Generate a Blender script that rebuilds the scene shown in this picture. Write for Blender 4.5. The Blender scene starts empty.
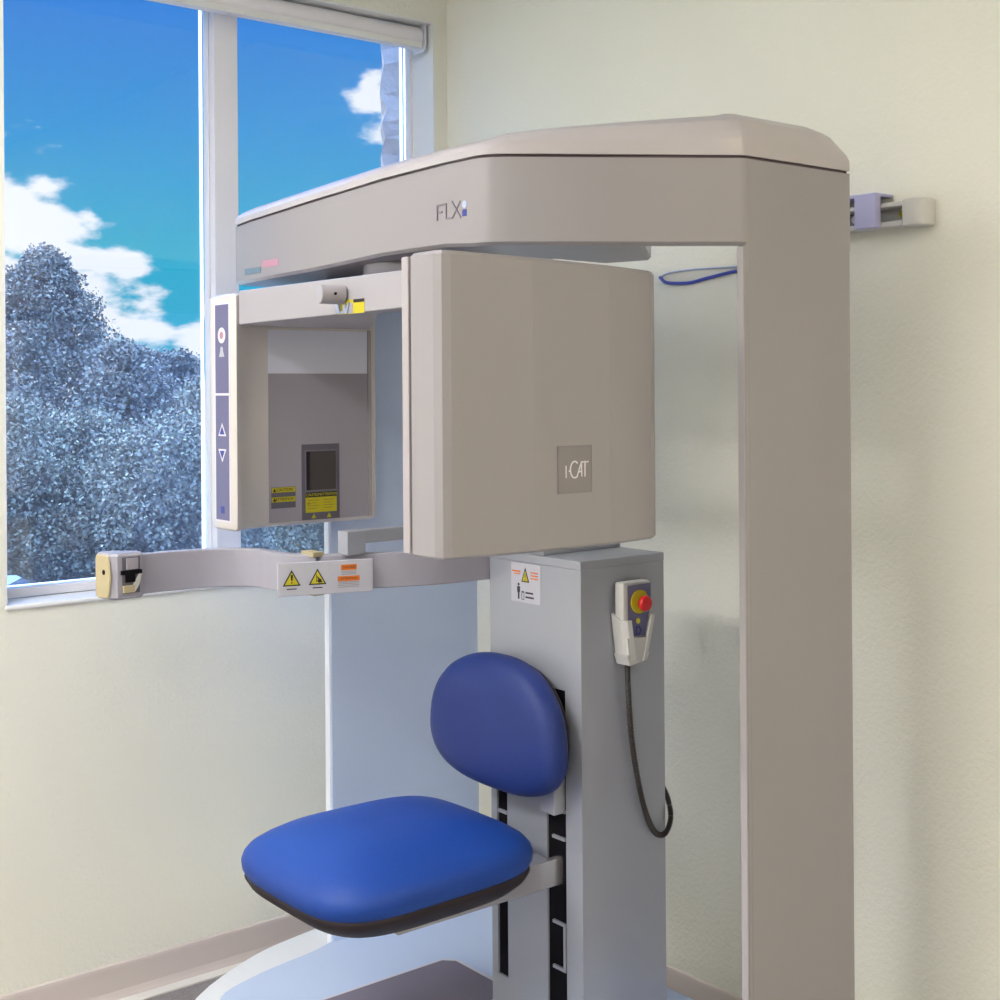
import bpy, bmesh, math, random
from mathutils import Vector, Matrix
S = bpy.context.scene
COL = S.collection
PI = math.pi
random.seed(11)

# ------------------------------------------------------------------ camera frame
CAM = Vector((-2.381, -3.193, 1.5))
FW = Vector((.6276, .7786, 0)); RT = Vector((.7786, -.6276, 0))
def W(X, Y, Z=0.0):            # X metres to the right of, Y metres ahead of the viewpoint (far surroundings only)
    p = CAM + FW * Y + RT * X
    return Vector((p.x, p.y, Z))

# ------------------------------------------------------------------ materials
def mat(name, col, rough=.5, metal=0., bump=0., bscale=60., coat=0., var=0., vscale=8., spec=.5, grain=0.):
    m = bpy.data.materials.new(name); m.use_nodes = True
    nt = m.node_tree; b = nt.nodes['Principled BSDF']
    b.inputs['Base Color'].default_value = (*col, 1)
    b.inputs['Roughness'].default_value = rough
    b.inputs['Metallic'].default_value = metal
    b.inputs['Specular IOR Level'].default_value = spec
    b.inputs['Coat Weight'].default_value = coat
    b.inputs['Coat Roughness'].default_value = .12
    tc = nt.nodes.new('ShaderNodeTexCoord')
    if bump:
        n = nt.nodes.new('ShaderNodeTexNoise'); n.inputs['Scale'].default_value = bscale; n.inputs['Detail'].default_value = 3
        nt.links.new(tc.outputs['Object'], n.inputs['Vector'])
        bp = nt.nodes.new('ShaderNodeBump'); bp.inputs['Strength'].default_value = bump; bp.inputs['Distance'].default_value = .01
        nt.links.new(n.outputs['Fac'], bp.inputs['Height']); nt.links.new(bp.outputs['Normal'], b.inputs['Normal'])
    if var or grain:
        n2 = nt.nodes.new('ShaderNodeTexNoise'); n2.inputs['Scale'].default_value = vscale if var else 450; n2.inputs['Detail'].default_value = 4
        nt.links.new(tc.outputs['Object'], n2.inputs['Vector'])
        mx = nt.nodes.new('ShaderNodeMix'); mx.data_type = 'RGBA'
        a = var or grain
        mx.inputs[6].default_value = (*[c * (1 - a) for c in col], 1)
        mx.inputs[7].default_value = (*[min(1, c * (1 + a)) for c in col], 1)
        nt.links.new(n2.outputs['Fac'], mx.inputs[0]); nt.links.new(mx.outputs[2], b.inputs['Base Color'])
    return m

M = dict(
    wall=mat('wall_paint', (.81, .80, .715), .75, bump=.22, bscale=110, var=.02, vscale=2),
    ceiling=mat('ceiling_paint', (.82, .82, .79), .9),
    floor=mat('carpet', (.30, .28, .30), .95, bump=.8, bscale=300, var=.35, vscale=220),
    basebd=mat('vinyl_base', (.62, .55, .53), .5),
    cove=mat('floor_edge_strip', (.74, .72, .70), .5),
    frame=mat('window_frame', (.78, .77, .82), .4),
    sill=mat('sill_paint', (.80, .80, .80), .35),
    blind=mat('blind_fabric', (.86, .83, .88), .8, bump=.05, bscale=400),
    srcm=mat('lightened_source_casing', (.70, .65, .635), .38, coat=.25, grain=.03),  # casing lightened to offset the shade of sensor and bar
    vinyl2=mat('shaded_vinyl', (.018, .036, .18), .5, bump=.08, bscale=500, spec=.3, grain=.35),  # seat vinyl again, with the backrest's shade put into the colour
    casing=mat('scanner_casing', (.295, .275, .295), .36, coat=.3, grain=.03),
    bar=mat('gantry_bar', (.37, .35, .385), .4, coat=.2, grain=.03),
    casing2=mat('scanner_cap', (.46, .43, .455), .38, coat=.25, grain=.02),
    lip=mat('casing_lip', (.40, .37, .39), .4),
    seam=mat('seam', (.06, .035, .05), .6),
    metal=mat('brushed_panel', (.365, .38, .44), .36, metal=.2, grain=.06),
    legm=mat('skylight_tinted_panel', (.60, .71, .98), .5, metal=.0, grain=.06),  # blue skylight put into the colour of the silver post
    deck=mat('platform_deck', (.52, .63, .88), .5, grain=.08),
    rim=mat('platform_rim', (.82, .86, .95), .5, grain=.03),
    plate=mat('foot_plate', (.19, .17, .24), .7, bump=.3, bscale=350, grain=.2),
    platerim=mat('foot_plate_trim', (.62, .60, .72), .3),
    dark=mat('black_plastic', (.008, .007, .010), .9, spec=.1),
    dgrey=mat('dark_grey_plastic', (.14, .13, .15), .5),
    grey=mat('grey_panel', (.36, .335, .38), .55, grain=.04),  # lightened too, against the shade on the source housing
    grey2=mat('grey_module', (.125, .115, .145), .55),
    srcface=mat('lightened_source_face', (.78, .79, .92), .5, grain=.06),  # lightened to make up for shade under the gantry bar
    strip=mat('control_strip', (.135, .13, .25), .4, grain=.1),
    line=mat('pale_print', (.75, .72, .80), .5),
    blue=mat('blue_print', (.03, .05, .30), .5),
    cyan=mat('teal_print', (.13, .20, .27), .5),
    pink=mat('pink_print', (.48, .24, .32), .5),
    print=mat('grey_print', (.19, .17, .21), .5),
    lprint=mat('faint_print', (.34, .33, .40), .6),
    logobg=mat('logo_plate', (.22, .20, .215), .35, coat=.3),
    yellow=mat('label_yellow', (.56, .48, .015), .5),
    orange=mat('label_orange', (.72, .17, .01), .5),
    label=mat('label_white', (.50, .50, .57), .45),
    black=mat('label_black', (.015, .012, .02), .5),
    olive=mat('label_text', (.30, .25, .02), .5),
    vinyl=mat('blue_vinyl', (.011, .055, .31), .5, bump=.08, bscale=500, spec=.32, grain=.35),
    pan=mat('seat_pan', (.025, .018, .022), .6, spec=.25),
    chrome=mat('satin_metal', (.62, .60, .60), .25, metal=.8),
    armm=mat('arm_plastic', (.36, .35, .41), .45, grain=.05),
    cream=mat('cream_plastic', (.46, .39, .24), .45),
    white=mat('white_plastic', (.60, .59, .58), .45),
    red=mat('red_button', (.75, .012, .02), .3, coat=.5),
    cord=mat('cord_rubber', (.03, .022, .02), .45),
    pbox=mat('lilac_plastic', (.44, .44, .70), .4),
    loop=mat('blue_clear', (.05, .07, .42), .3),
    clear=mat('clear_edge', (.45, .52, .72), .3),
    stone=mat('rough_stone', (.21, .175, .19), .95, bump=1., bscale=26, var=.5, vscale=22),
    bark=mat('bark', (.13, .10, .11), .9, bump=.8, bscale=6),
    grass=mat('lawn', (.16, .20, .13), .95, var=.3, vscale=.4),
    asphalt=mat('asphalt', (.19, .19, .23), .9, var=.1, vscale=1),
    car=mat('car_paint', (.30, .34, .42), .3, coat=.6),
    glassd=mat('car_glass', (.05, .06, .10), .1),
    tyre=mat('tyre', (.03, .03, .03), .8),
)
# exterior glass: clear pane with a reflective coating and a violet veil put in as haze
def glass_mat():
    m = bpy.data.materials.new('window_glass'); m.use_nodes = True
    nt = m.node_tree; nt.nodes.clear()
    o = nt.nodes.new('ShaderNodeOutputMaterial')
    t = nt.nodes.new('ShaderNodeBsdfTransparent'); t.inputs[0].default_value = (.97, .985, 1, 1)
    g = nt.nodes.new('ShaderNodeBsdfGlossy'); g.inputs['Roughness'].default_value = 0.0; g.inputs[0].default_value = (.92, .93, 1, 1)
    d = nt.nodes.new('ShaderNodeBsdfTranslucent'); d.inputs[0].default_value = (.8, .78, .95, 1)
    fr = nt.nodes.new('ShaderNodeFresnel'); fr.inputs[0].default_value = 1.5
    mu = nt.nodes.new('ShaderNodeMath'); mu.operation = 'MULTIPLY_ADD'; mu.inputs[1].default_value = 1.0; mu.inputs[2].default_value = .0
    nt.links.new(fr.outputs[0], mu.inputs[0])
    m1 = nt.nodes.new('ShaderNodeMixShader'); m2 = nt.nodes.new('ShaderNodeMixShader')
    nt.links.new(mu.outputs[0], m1.inputs[0]); nt.links.new(t.outputs[0], m1.inputs[1]); nt.links.new(g.outputs[0], m1.inputs[2])
    m2.inputs[0].default_value = .016
    nt.links.new(m1.outputs[0], m2.inputs[1]); nt.links.new(d.outputs[0], m2.inputs[2])
    nt.links.new(m2.outputs[0], o.inputs[0])
    return m
M['glass'] = glass_mat()
def mirror_glass():
    m = mat('aperture_glass', (.02, .012, .02), .03, spec=.6)
    return m
M['aperture'] = mirror_glass()
def leaf_mat(name, c1, c2):
    m = bpy.data.materials.new(name); m.use_nodes = True
    nt = m.node_tree; b = nt.nodes['Principled BSDF']; b.inputs['Roughness'].default_value = .9; b.inputs['Specular IOR Level'].default_value = .1
    g = nt.nodes.new('ShaderNodeNewGeometry'); mx = nt.nodes.new('ShaderNodeMix'); mx.data_type = 'RGBA'
    mx.inputs[6].default_value = (*c1, 1); mx.inputs[7].default_value = (*c2, 1)
    nt.links.new(g.outputs['Random Per Island'], mx.inputs[0]); nt.links.new(mx.outputs[2], b.inputs['Base Color'])
    return m
M['leaf'] = leaf_mat('needles', (.14, .112, .125), (.265, .24, .215))  # lilac of the haze put into the needle colours
M['leaf2'] = leaf_mat('leaves', (.145, .12, .125), (.28, .26, .21))  # same haze tint mixed into the leaf colours

# ------------------------------------------------------------------ mesh helpers
WL = {}
def tag(o, label=None, cat=None, group=None, kind=None):
    if label: o['label'] = label
    if cat: o['category'] = cat
    if group: o['group'] = group
    if kind: o['kind'] = kind
    return o
def root(name, loc, label, cat, group=None):
    o = bpy.data.objects.new(name, None); COL.objects.link(o); o.location = loc
    o.empty_display_size = .05
    WL[o] = Vector(loc)
    return tag(o, label, cat, group)
def obj(name, bm, m, parent=None, bevel=0., seg=2, smooth=False, label=None, cat=None, kind=None, group=None, origin=None):
    bmesh.ops.recalc_face_normals(bm, faces=bm.faces)
    vs = [v.co for v in bm.verts]
    if origin is None:
        lo = [min(v[i] for v in vs) for i in range(3)]; hi = [max(v[i] for v in vs) for i in range(3)]
        c = Vector(((lo[0] + hi[0]) / 2, (lo[1] + hi[1]) / 2, lo[2]))
    else: c = Vector(origin)
    for v in bm.verts: v.co = v.co - c
    me = bpy.data.meshes.new(name); bm.to_mesh(me); bm.free()
    mm = m if isinstance(m, (list, tuple)) else [m]
    for k in mm: me.materials.append(M[k])
    o = bpy.data.objects.new(name, me); COL.objects.link(o)
    WL[o] = c
    if parent is not None:
        o.parent = parent; o.location = c - WL[parent]
    else: o.location = c
    if smooth or bevel:
        for p in me.polygons: p.use_smooth = True
    if bevel:
        b = o.modifiers.new('bevel', 'BEVEL'); b.width = bevel; b.segments = seg; b.limit_method = 'ANGLE'; b.angle_limit = math.radians(28)
        b.harden_normals = False
    if smooth or bevel:
        try:
            w = o.modifiers.new('wn', 'WEIGHTED_NORMAL'); w.keep_sharp = True
        except Exception: pass
    return tag(o, label, cat, group, kind)
def NB(): return bmesh.new()
def box(bm, x0, x1, y0, y1, z0, z1, mi=0):
    v = [bm.verts.new(p) for p in ((x0,y0,z0),(x1,y0,z0),(x1,y1,z0),(x0,y1,z0),(x0,y0,z1),(x1,y0,z1),(x1,y1,z1),(x0,y1,z1))]
    for f in ((0,3,2,1),(4,5,6,7),(0,1,5,4),(1,2,6,5),(2,3,7,6),(3,0,4,7)):
        q = bm.faces.new([v[i] for i in f]); q.material_index = mi
    return bm
def loft(bm, rings, cap=True, closed=True):
    R = [[bm.verts.new(p) for p in r] for r in rings]
    n = len(R[0])
    for a, b in zip(R, R[1:]):
        for i in range(n if closed else n - 1):
            j = (i + 1) % n
            bm.faces.new((a[i], a[j], b[j], b[i]))
    if cap:
        bm.faces.new(R[0][::-1]); bm.faces.new(R[-1])
    return bm
def prism(bm, pts, z0, z1):
    f = lambda z, p: z(p) if callable(z) else z
    return loft(bm, [[(p[0], p[1], f(z0, p)) for p in pts], [(p[0], p[1], f(z1, p)) for p in pts]])
def tube(bm, pts, r, n=10, cap=True):
    pts = [Vector(p) for p in pts]; rings = []
    up = Vector((0, 0, 1))
    for i, p in enumerate(pts):
        t = (pts[min(i + 1, len(pts) - 1)] - pts[max(i - 1, 0)]).normalized()
        if abs(t.dot(up)) > .95: up2 = Vector((1, 0, 0))
        else: up2 = up
        a = t.cross(up2).normalized(); b = t.cross(a).normalized()
        rr = r[i] if isinstance(r, (list, tuple)) else r
        rings.append([p + a * math.cos(2*PI*k/n) * rr + b * math.sin(2*PI*k/n) * rr for k in range(n)])
    return loft(bm, rings, cap)
def cyl(bm, p0, p1, r, n=28): return tube(bm, [p0, p1], r, n)
def catmull(P, n=6):
    P = [Vector(p) for p in P]; out = []
    Q = [P[0] * 2 - P[1]] + P + [P[-1] * 2 - P[-2]]
    for i in range(1, len(Q) - 2):
        a, b, c, d = Q[i-1:i+3]
        for k in range(n):
            t = k / n
            out.append(.5 * ((2*b) + (c - a)*t + (2*a - 5*b + 4*c - d)*t*t + (3*b - a - 3*c + d)*t**3))
    out.append(P[-1]); return out
# a flat graphic drawn on a face: origin, right vector, up vector; outward normal is right x up
class Face:
    def __init__(s, o, r, u=(0,0,1)):
        s.o = Vector(o); s.r = Vector(r).normalized(); s.u = Vector(u).normalized(); s.n = s.r.cross(s.u).normalized()
    def p(s, a, b, d=0): return s.o + s.r * a + s.u * b + s.n * d
    def poly(s, bm, pts, d0=0., d1=.0006):
        return loft(bm, [[s.p(a, b, d0) for a, b in pts], [s.p(a, b, d1) for a, b in pts]])
    def rect(s, bm, a0, b0, a1, b1, d0=0., d1=.0006):
        return s.poly(bm, [(a0,b0),(a1,b0),(a1,b1),(a0,b1)], d0, d1)
    def stroke(s, bm, pts, w, d0=0., d1=.0012):
        for (a0,b0),(a1,b1) in zip(pts, pts[1:]):
            L = math.hypot(a1-a0, b1-b0); ux, uy = (a1-a0)/L, (b1-b0)/L; e = w/2
            A = (a0-ux*e, b0-uy*e); B = (a1+ux*e, b1+uy*e)
            s.poly(bm, [(A[0]+uy*e,A[1]-ux*e),(B[0]+uy*e,B[1]-ux*e),(B[0]-uy*e,B[1]+ux*e),(A[0]-uy*e,A[1]+ux*e)], d0, d1)
        return bm
    def disc(s, bm, a, b, r, d0=0., d1=.0012, n=24, ry=None):
        ry = ry or r
        return s.poly(bm, [(a + r*math.cos(2*PI*k/n), b + ry*math.sin(2*PI*k/n)) for k in range(n)], d0, d1)
    def text(s, name, txt, size, a, b, m, parent, d=.0004, squeeze=1., align='CENTER'):
        cu = bpy.data.curves.new(name, 'FONT'); cu.body = txt; cu.size = size; cu.align_x = align; cu.align_y = 'CENTER'
        cu.extrude = .0003
        t = bpy.data.objects.new(name + '_tmp', cu); COL.objects.link(t)
        bpy.context.view_layer.update()
        me = bpy.data.meshes.new_from_object(t.evaluated_get(bpy.context.evaluated_depsgraph_get()))
        bpy.data.objects.remove(t); bpy.data.curves.remove(cu)
        for v in me.vertices:
            q = v.co.copy(); v.co = s.r * (q.x * squeeze) + s.u * q.y + s.n * q.z
        me.materials.clear(); me.materials.append(M[m])
        o = bpy.data.objects.new(name, me); COL.objects.link(o)
        c = s.p(a, b, d); WL[o] = c
        if parent is not None: o.parent = parent; o.location = c - WL[parent]
        else: o.location = c
        return o
FS = (1, 0, 0)      # right vector of a face that looks to -y
FX = (0, -1, 0)     # right vector of a face that looks to -x

# ------------------------------------------------------------------ room shell
CEIL = 2.75; XL, YF = -4.3, -5.2; T = .17
WX0, WX1, WZ0, WZ1 = -1.302, -.044, .985, 2.572
st = dict(kind='structure')
obj('floor', box(NB(), XL - T, T, YF - T, T, -.12, 0), 'floor', **st)
obj('ceiling', box(NB(), XL - T, T, YF - T, T, CEIL, CEIL + .12), 'ceiling', **st)
b = NB()
box(b, XL, WX0, 0, T, 0, CEIL); box(b, WX1, 0, 0, T, 0, CEIL); box(b, WX0, WX1, 0, T, 0, WZ0); box(b, WX0, WX1, 0, T, WZ1, CEIL)
obj('wall_back', b, 'wall', **st)
obj('wall_right', box(NB(), 0, T, YF, T, 0, CEIL), 'wall', **st)
obj('wall_left', box(NB(), XL - T, XL, YF, T, 0, CEIL), 'wall', **st)
obj('wall_front', box(NB(), XL - T, T, YF - T, YF, 0, CEIL), 'wall', **st)
# vinyl cove base with a small rolled toe
def cove(name, p0, p1, nrm):
    prof = [(0, .0), (.016, 0), (.013, .004), (.009, .012), (.006, .022), (.005, .08), (.004, .086), (.001, .089), (0, .089)]
    n = Vector(nrm)
    rings = [[Vector(p) + n * a + Vector((0, 0, z)) for a, z in prof] for p in (p0, p1)]
    return obj(name, loft(NB(), rings), 'basebd', **st)
cove('baseboard_back', (XL, 0, 0), (-.006, 0, 0), (0, -1, 0))
cove('baseboard_right', (0, 0, 0), (0, YF, 0), (-1, 0, 0))
cove('baseboard_left', (XL, 0, 0), (XL, YF, 0), (1, 0, 0))
cove('baseboard_front', (XL + .006, YF, 0), (-.006, YF, 0), (0, 1, 0))
b = box(NB(), XL, -.03, -.050, -.016, 0, .004); obj('trim_1', b, 'cove', **st)
b = box(NB(), -.050, -.016, YF, -.05, 0, .004); obj('trim_2', b, 'cove', **st)

# window
win = bpy.data.objects.new('window_1', None); COL.objects.link(win); win.location = ((WX0 + WX1) / 2, .1, WZ0); WL[win] = win.location.copy()
tag(win, kind='structure')
fy0, fy1 = .105, .165
b = NB()
box(b, WX0, WX1, fy0, fy1, WZ0 + .012, WZ0 + .036); box(b, WX0, WX1, fy0, fy1, WZ1 - .03, WZ1)
box(b, WX0, WX0 + .030, fy0, fy1, WZ0 + .036, WZ1 - .03); box(b, WX1 - .014, WX1, fy0, fy1, WZ0 + .036, WZ1 - .03)
obj('window_frame', b, 'frame', win, bevel=.003)
b = box(NB(), -.712, -.640, .085, .17, WZ0 + .036, WZ1 - .03)
box(b, -.717, -.712, .11, .165, WZ0 + .036, WZ1 - .03)
obj('mullion', b, 'frame', win, bevel=.004)
obj('pane', box(NB(), WX0 + .03, -.719, .132, .138, WZ0 + .03, WZ1 - .02), 'glass', win)
obj('pane', box(NB(), -.635, WX1 - .02, .132, .138, WZ0 + .03, WZ1 - .02), 'glass', win)
obj('window_sill', box(NB(), WX0, WX1, -.006, .105, WZ0, WZ0 + .012), 'sill', win, bevel=.004)
# white lining of the reveal
b = NB(); box(b, WX1 - .006, WX1, 0.0, .105, WZ0 + .012, WZ1 - .006); box(b, WX0, WX0 + .006, 0.0, .105, WZ0 + .012, WZ1 - .006); box(b, WX0, WX1, 0.0, .105, WZ1 - .006, WZ1)
obj('reveal_lining', b, 'sill', win)

# roller blind rolled up in the head of the window
bl = root('roller_blind', ((WX0 + WX1) / 2, .06, 2.49), 'white roller blind rolled up tight under the head of the window', 'blind')
b = NB(); n = 28; r0 = .033; cy, cz = .052, 2.530
rings = []
for x in (WX0 + .03, WX1 - .028):
    rings.append([(x, cy + r0*math.cos(2*PI*k/n), cz + r0*math.sin(2*PI*k/n)) for k in range(n)])
loft(b, rings); obj('rolled_fabric', b, 'blind', bl, smooth=True)
b = NB(); box(b, WX0 + .03, WX1 - .034, cy - .036, cy - .030, 2.494, 2.512); obj('hem_bar', b, 'sill', bl, bevel=.002)
for x0, x1 in ((WX1 - .022, WX1 - .016), (WX0 + .016, WX0 + .022)):
    b = NB()
    prof = [(.018, 2.493), (.030, 2.487), (.074, 2.487), (.088, 2.500), (.088, 2.566), (.018, 2.566)]
    loft(b, [[(x0, a, z) for a, z in prof], [(x1, a, z) for a, z in prof]])
    obj('bracket', b, 'frame', bl, bevel=.002)
b = NB(); cyl(b, (WX1 - .052, cy, 2.552), (WX1 - .030, cy, 2.552), .012); obj('clutch', b, 'dgrey', bl)

# ceiling fill lights, added out of view to brighten the room
def fill_light(x, y, sx, sy, power, col, label, vis=True):
    t = root('added_fill_light', (x, y, CEIL - .03), label, 'added fill light', 'added fill lights')
    b = NB(); box(b, x - sx/2 - .03, x + sx/2 + .03, y - sy/2 - .03, y - sy/2, CEIL - .03, CEIL); box(b, x - sx/2 - .03, x + sx/2 + .03, y + sy/2, y + sy/2 + .03, CEIL - .03, CEIL)
    box(b, x - sx/2 - .03, x - sx/2, y - sy/2, y + sy/2, CEIL - .03, CEIL); box(b, x + sx/2, x + sx/2 + .03, y - sy/2, y + sy/2, CEIL - .03, CEIL)
    obj('fill_frame', b, 'sill', t)
    b = box(NB(), x - sx/2, x + sx/2, y - sy/2, y + sy/2, CEIL - .02, CEIL - .005)
    m = bpy.data.materials.new('fill_glow'); m.use_nodes = True
    e = m.node_tree.nodes['Principled BSDF']; e.inputs['Base Color'].default_value = (.9, .9, .9, 1)
    e.inputs['Emission Color'].default_value = (*col, 1); e.inputs['Emission Strength'].default_value = power
    M['tmp'] = m
    obj('fill_panel', b, 'tmp', t)
fill_light(-3.2, -1.2, .6, 1.2, 34, (1, .98, .95), 'added fill light on the ceiling left of the scanner, near the window')
fill_light(-3.2, -3.7, .6, 1.2, 17, (1, .97, .93), 'added fill light on the ceiling left of and behind the viewer')
fill_light(-.8, -3.9, .6, 1.2, 12, (1, .87, .62), 'added fill light on the ceiling near the right wall in front of the scanner')
fill_light(-1.9, -.75, .6, .6, 13, (.97, .98, 1), 'small added fill light on the ceiling by the window, left of the scanner')

# ------------------------------------------------------------------ dental scanner
sc = root('dental_scanner', (-.75, -1.03, 0), 'beige arch-shaped dental CT scanner standing on its pale platform', 'dental scanner')
# platform
outer = catmull([(-1.02,-.52,0), (-.998,-.33,0), (-.782,-.187,0), (-.598,-.135,0), (-.42,-.125,0), (-.27,-.19,0), (-.18,-.38,0), (-.16,-.65,0), (-.2,-.9,0)], 5)
outer += [Vector(p) for p in ((-.2,-1.66,0), (-.60,-1.70,0), (-.95,-1.62,0), (-1.16,-1.30,0), (-1.16,-.85,0))]
outer = outer[::-1]
inner = catmull([(-1.05,-.66,0), (-1.028,-.533,0), (-.90,-.478,0), (-.735,-.448,0), (-.60,-.40,0), (-.40,-.36,0), (-.27,-.45,0), (-.24,-.66,0), (-.25,-.9,0)], 5)
inner += [Vector(p) for p in ((-.24,-1.60,0), (-.60,-1.64,0), (-.92,-1.57,0), (-1.11,-1.27,0), (-1.10,-.85,0))]
inner = inner[::-1]
b = NB()
R_ = [[(p.x, p.y, z) for p in outer] for z in (0., .085)]
mid = [(o_.lerp(i_, .10)) for o_, i_ in zip(outer, inner)]
R_.append([(p.x, p.y, .100) for p in mid]); R_.append([(p.x, p.y, .180) for p in inner])
loft(b, R_); base = obj('platform', b, 'rim', sc, smooth=False)
b = NB(); ins = [i_.lerp(Vector((-.65,-.95,0)), .004) for i_ in inner]
prism(b, [(p.x, p.y) for p in ins], .178, .185); obj('deck', b, 'deck', base)
fpp = [(-1.02,-.70), (-.555,-.70), (-.527,-.728), (-.527,-.95), (-1.02,-.95)][::-1]
b = NB(); prism(b, fpp, .185, .197); fo = obj('foot_plate', b, 'platerim', base, bevel=.003)
fpi = [(-1.008,-.712), (-.562,-.712), (-.540,-.735), (-.540,-.937), (-1.008,-.937)][::-1]
b = NB(); prism(b, fpi, .196, .1985); obj('tread', b, 'plate', base)
b = NB(); tube(b, [(-.977,-.358,.094), (-.962,-.347,.098)], .005, 8); obj('screw', b, 'dark', base)

# support posts
post = [(-.563,-1.622), (-.563,-1.606), (-.50,-1.575), (-.262,-1.500), (-.262,-1.622)]
b = NB(); prism(b, post[::-1], .12, 1.7475); box(b, -.556, -.262, -1.6228, -1.600, .12, 1.8995)
p1 = obj('support_post', b, 'casing', sc, bevel=.004)
b = NB(); box(b, -.5645, -.5628, -1.6205, -1.6065, .11, 1.745); obj('edge_trim', b, 'lip', p1)
leg = [(-.684,-.440), (-.24,-.440), (-.24,-.335), (-.60,-.385), (-.684,-.414)]
b = NB(); prism(b, leg, .13, 1.7475)
p2 = obj('support_post', b, 'legm', sc, bevel=.004, label='silver metal support post by the window, tinted for blue skylight')
b = NB(); box(b, -.6860, -.6838, -.437, -.417, .12, 1.74); obj('edge_trim', b, 'rim', p2)

# overhead arm
bow = lambda y: -.935
plan = [(-.262,-1.622), (-.262,-1.50), (-.545,-1.604), (-.690,-1.500), (-.494,-1.325), (-.520,-1.222), (-.663,-1.235), (-.624,-1.012),
        (-.235,-.56), (-.235,-.335), (-.60,-.375), (-.905,-.425), (-.930,-.445), (-.938,-.52), (-.941,-.80), (-.940,-1.05), (-.937,-1.25), (-.936,-1.328), (-.932,-1.348), (-.922,-1.366), (-.902,-1.385), (-.566,-1.618), (-.555,-1.622)]
zt = lambda p: 1.9035 - .034 * max(0, min(1, (p[1] + 1.15) / .70))
zb = lambda p: 1.7475 + (.006 if -1.3 < p[1] < -1.0 and p[0] < -.9 else 0) - .010 * max(0, min(1, (p[1] + 1.0) / .5))
def shrink(P, d, c=None):
    # inset a plan polygon along vertex normals
    n = len(P); out = []
    area = sum(P[i][0]*P[(i+1)%n][1] - P[(i+1)%n][0]*P[i][1] for i in range(n)); sg = 1 if area > 0 else -1
    for i in range(n):
        a = Vector((*P[i-1], 0)); q = Vector((*P[i], 0)); c2 = Vector((*P[(i+1) % n], 0))
        e1 = (q - a).normalized(); e2 = (c2 - q).normalized()
        n1 = Vector((-e1.y, e1.x, 0)) * sg; n2 = Vector((-e2.y, e2.x, 0)) * sg
        m_ = (n1 + n2); m_ = m_.normalized() if m_.length > 1e-4 else n1
        k = d / max(.5, m_.dot(n1)); q = q + m_ * k; out.append((q.x, q.y))
    return out
b = NB(); lowp = shrink(plan, .006)
loft(b, [[(p[0], p[1], zb(q)) for p, q in zip(lowp, plan)], [(p[0], p[1], zb(p) + .006) for p in plan], [(p[0], p[1], zt(p) - .0035) for p in plan]])
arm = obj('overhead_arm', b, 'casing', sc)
for p in arm.data.polygons: p.use_smooth = True
md = arm.modifiers.new('es', 'EDGE_SPLIT'); md.split_angle = math.radians(31)
b = NB(); pin = shrink(plan, .004)
prism(b, [(p[0], p[1]) for p in pin], lambda p: zt(p) - .004, lambda p: zt(p) + .002); obj('seam', b, 'seam', arm)
# domed cap over the arm (outer outline closed straight across the hollow of the arch)
capo = [(-.262,-1.622), (-.262,-1.50), (-.40,-1.40), (-.46,-1.22), (-.50,-1.00), (-.36,-.62), (-.235,-.50), (-.235,-.335), (-.60,-.375), (-.905,-.425), (-.930,-.445),
        (-.938,-.52), (-.941,-.80), (-.940,-1.05), (-.937,-1.25), (-.936,-1.328), (-.932,-1.348), (-.922,-1.366), (-.902,-1.385), (-.85,-1.423), (-.79,-1.464), (-.73,-1.505), (-.67,-1.546), (-.61,-1.587), (-.566,-1.618), (-.555,-1.622), (-.45,-1.622), (-.35,-1.622), (-.30,-1.622)]
capo = capo[::-1]
hh = lambda p: .034 + .045 * max(0, min(1, (-1.36 - p[1]) / .262)) ** .75 - (.028 if p[0] > -.27 else (.006 if p[0] > -.31 else 0))
b = NB(); rr = []
for ins_, hk in ((0, 0), (.0, .35), (.004, .58), (.016, .84), (.035, 1.0), (.06, 1.06)):
    q = shrink(capo, ins_) if ins_ else capo
    rr.append([(a[0], a[1], zt(p) + .002 + hk * hh(p)) for a, p in zip(q, capo)])
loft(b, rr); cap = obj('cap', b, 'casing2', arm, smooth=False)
for p in cap.data.polygons: p.use_smooth = True
md = cap.modifiers.new('es', 'EDGE_SPLIT'); md.split_angle = math.radians(24)
# lettering on the arm front
f = Face((-.9380, -1.226, 1.792), (.022, -1, 0))
s0 = .0028
b = NB()
f.stroke(b, [(0, .012), (0, .038), (.026, .038), (.026, .012), (.045, .012), (.066, .038)], s0)
f.stroke(b, [(0, .025), (.014, .025)], s0); f.stroke(b, [(.044, .040), (.068, .010)], s0)
obj('lettering', b, 'print', arm)
b = NB(); f.rect(b, .073, .011, .085, .023, 0, .0008); obj('logo_square', b, 'blue', arm)
b = NB(); f.disc(b, .079, .032, .0065, 0, .0008); obj('logo_dot', b, 'clear', arm)
f = Face((-.9390, -.500, 1.745), FX)
b = NB(); f.rect(b, .004, .010, .076, .023, 0, .0008); obj('badge', b, 'cyan', arm)
b = NB(); f.rect(b, .084, .020, .154, .035, 0, .0008); obj('badge', b, 'pink', arm)

# rotating hub under the arm
b = NB(); cx, cy2 = -.80, -1.04
cyl(b, (-.79, -1.00, 1.712), (-.79, -1.00, 1.7475), .135, 40); hub = obj('rotation_hub', b, 'dgrey', sc, bevel=.004)
for k in range(3):
    b = NB(); cyl(b, (-.895, -.93 - k*.05, 1.7128), (-.895, -.93 - k*.05, 1.706), .008, 10); obj('bolt', b, 'chrome', hub)

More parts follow.
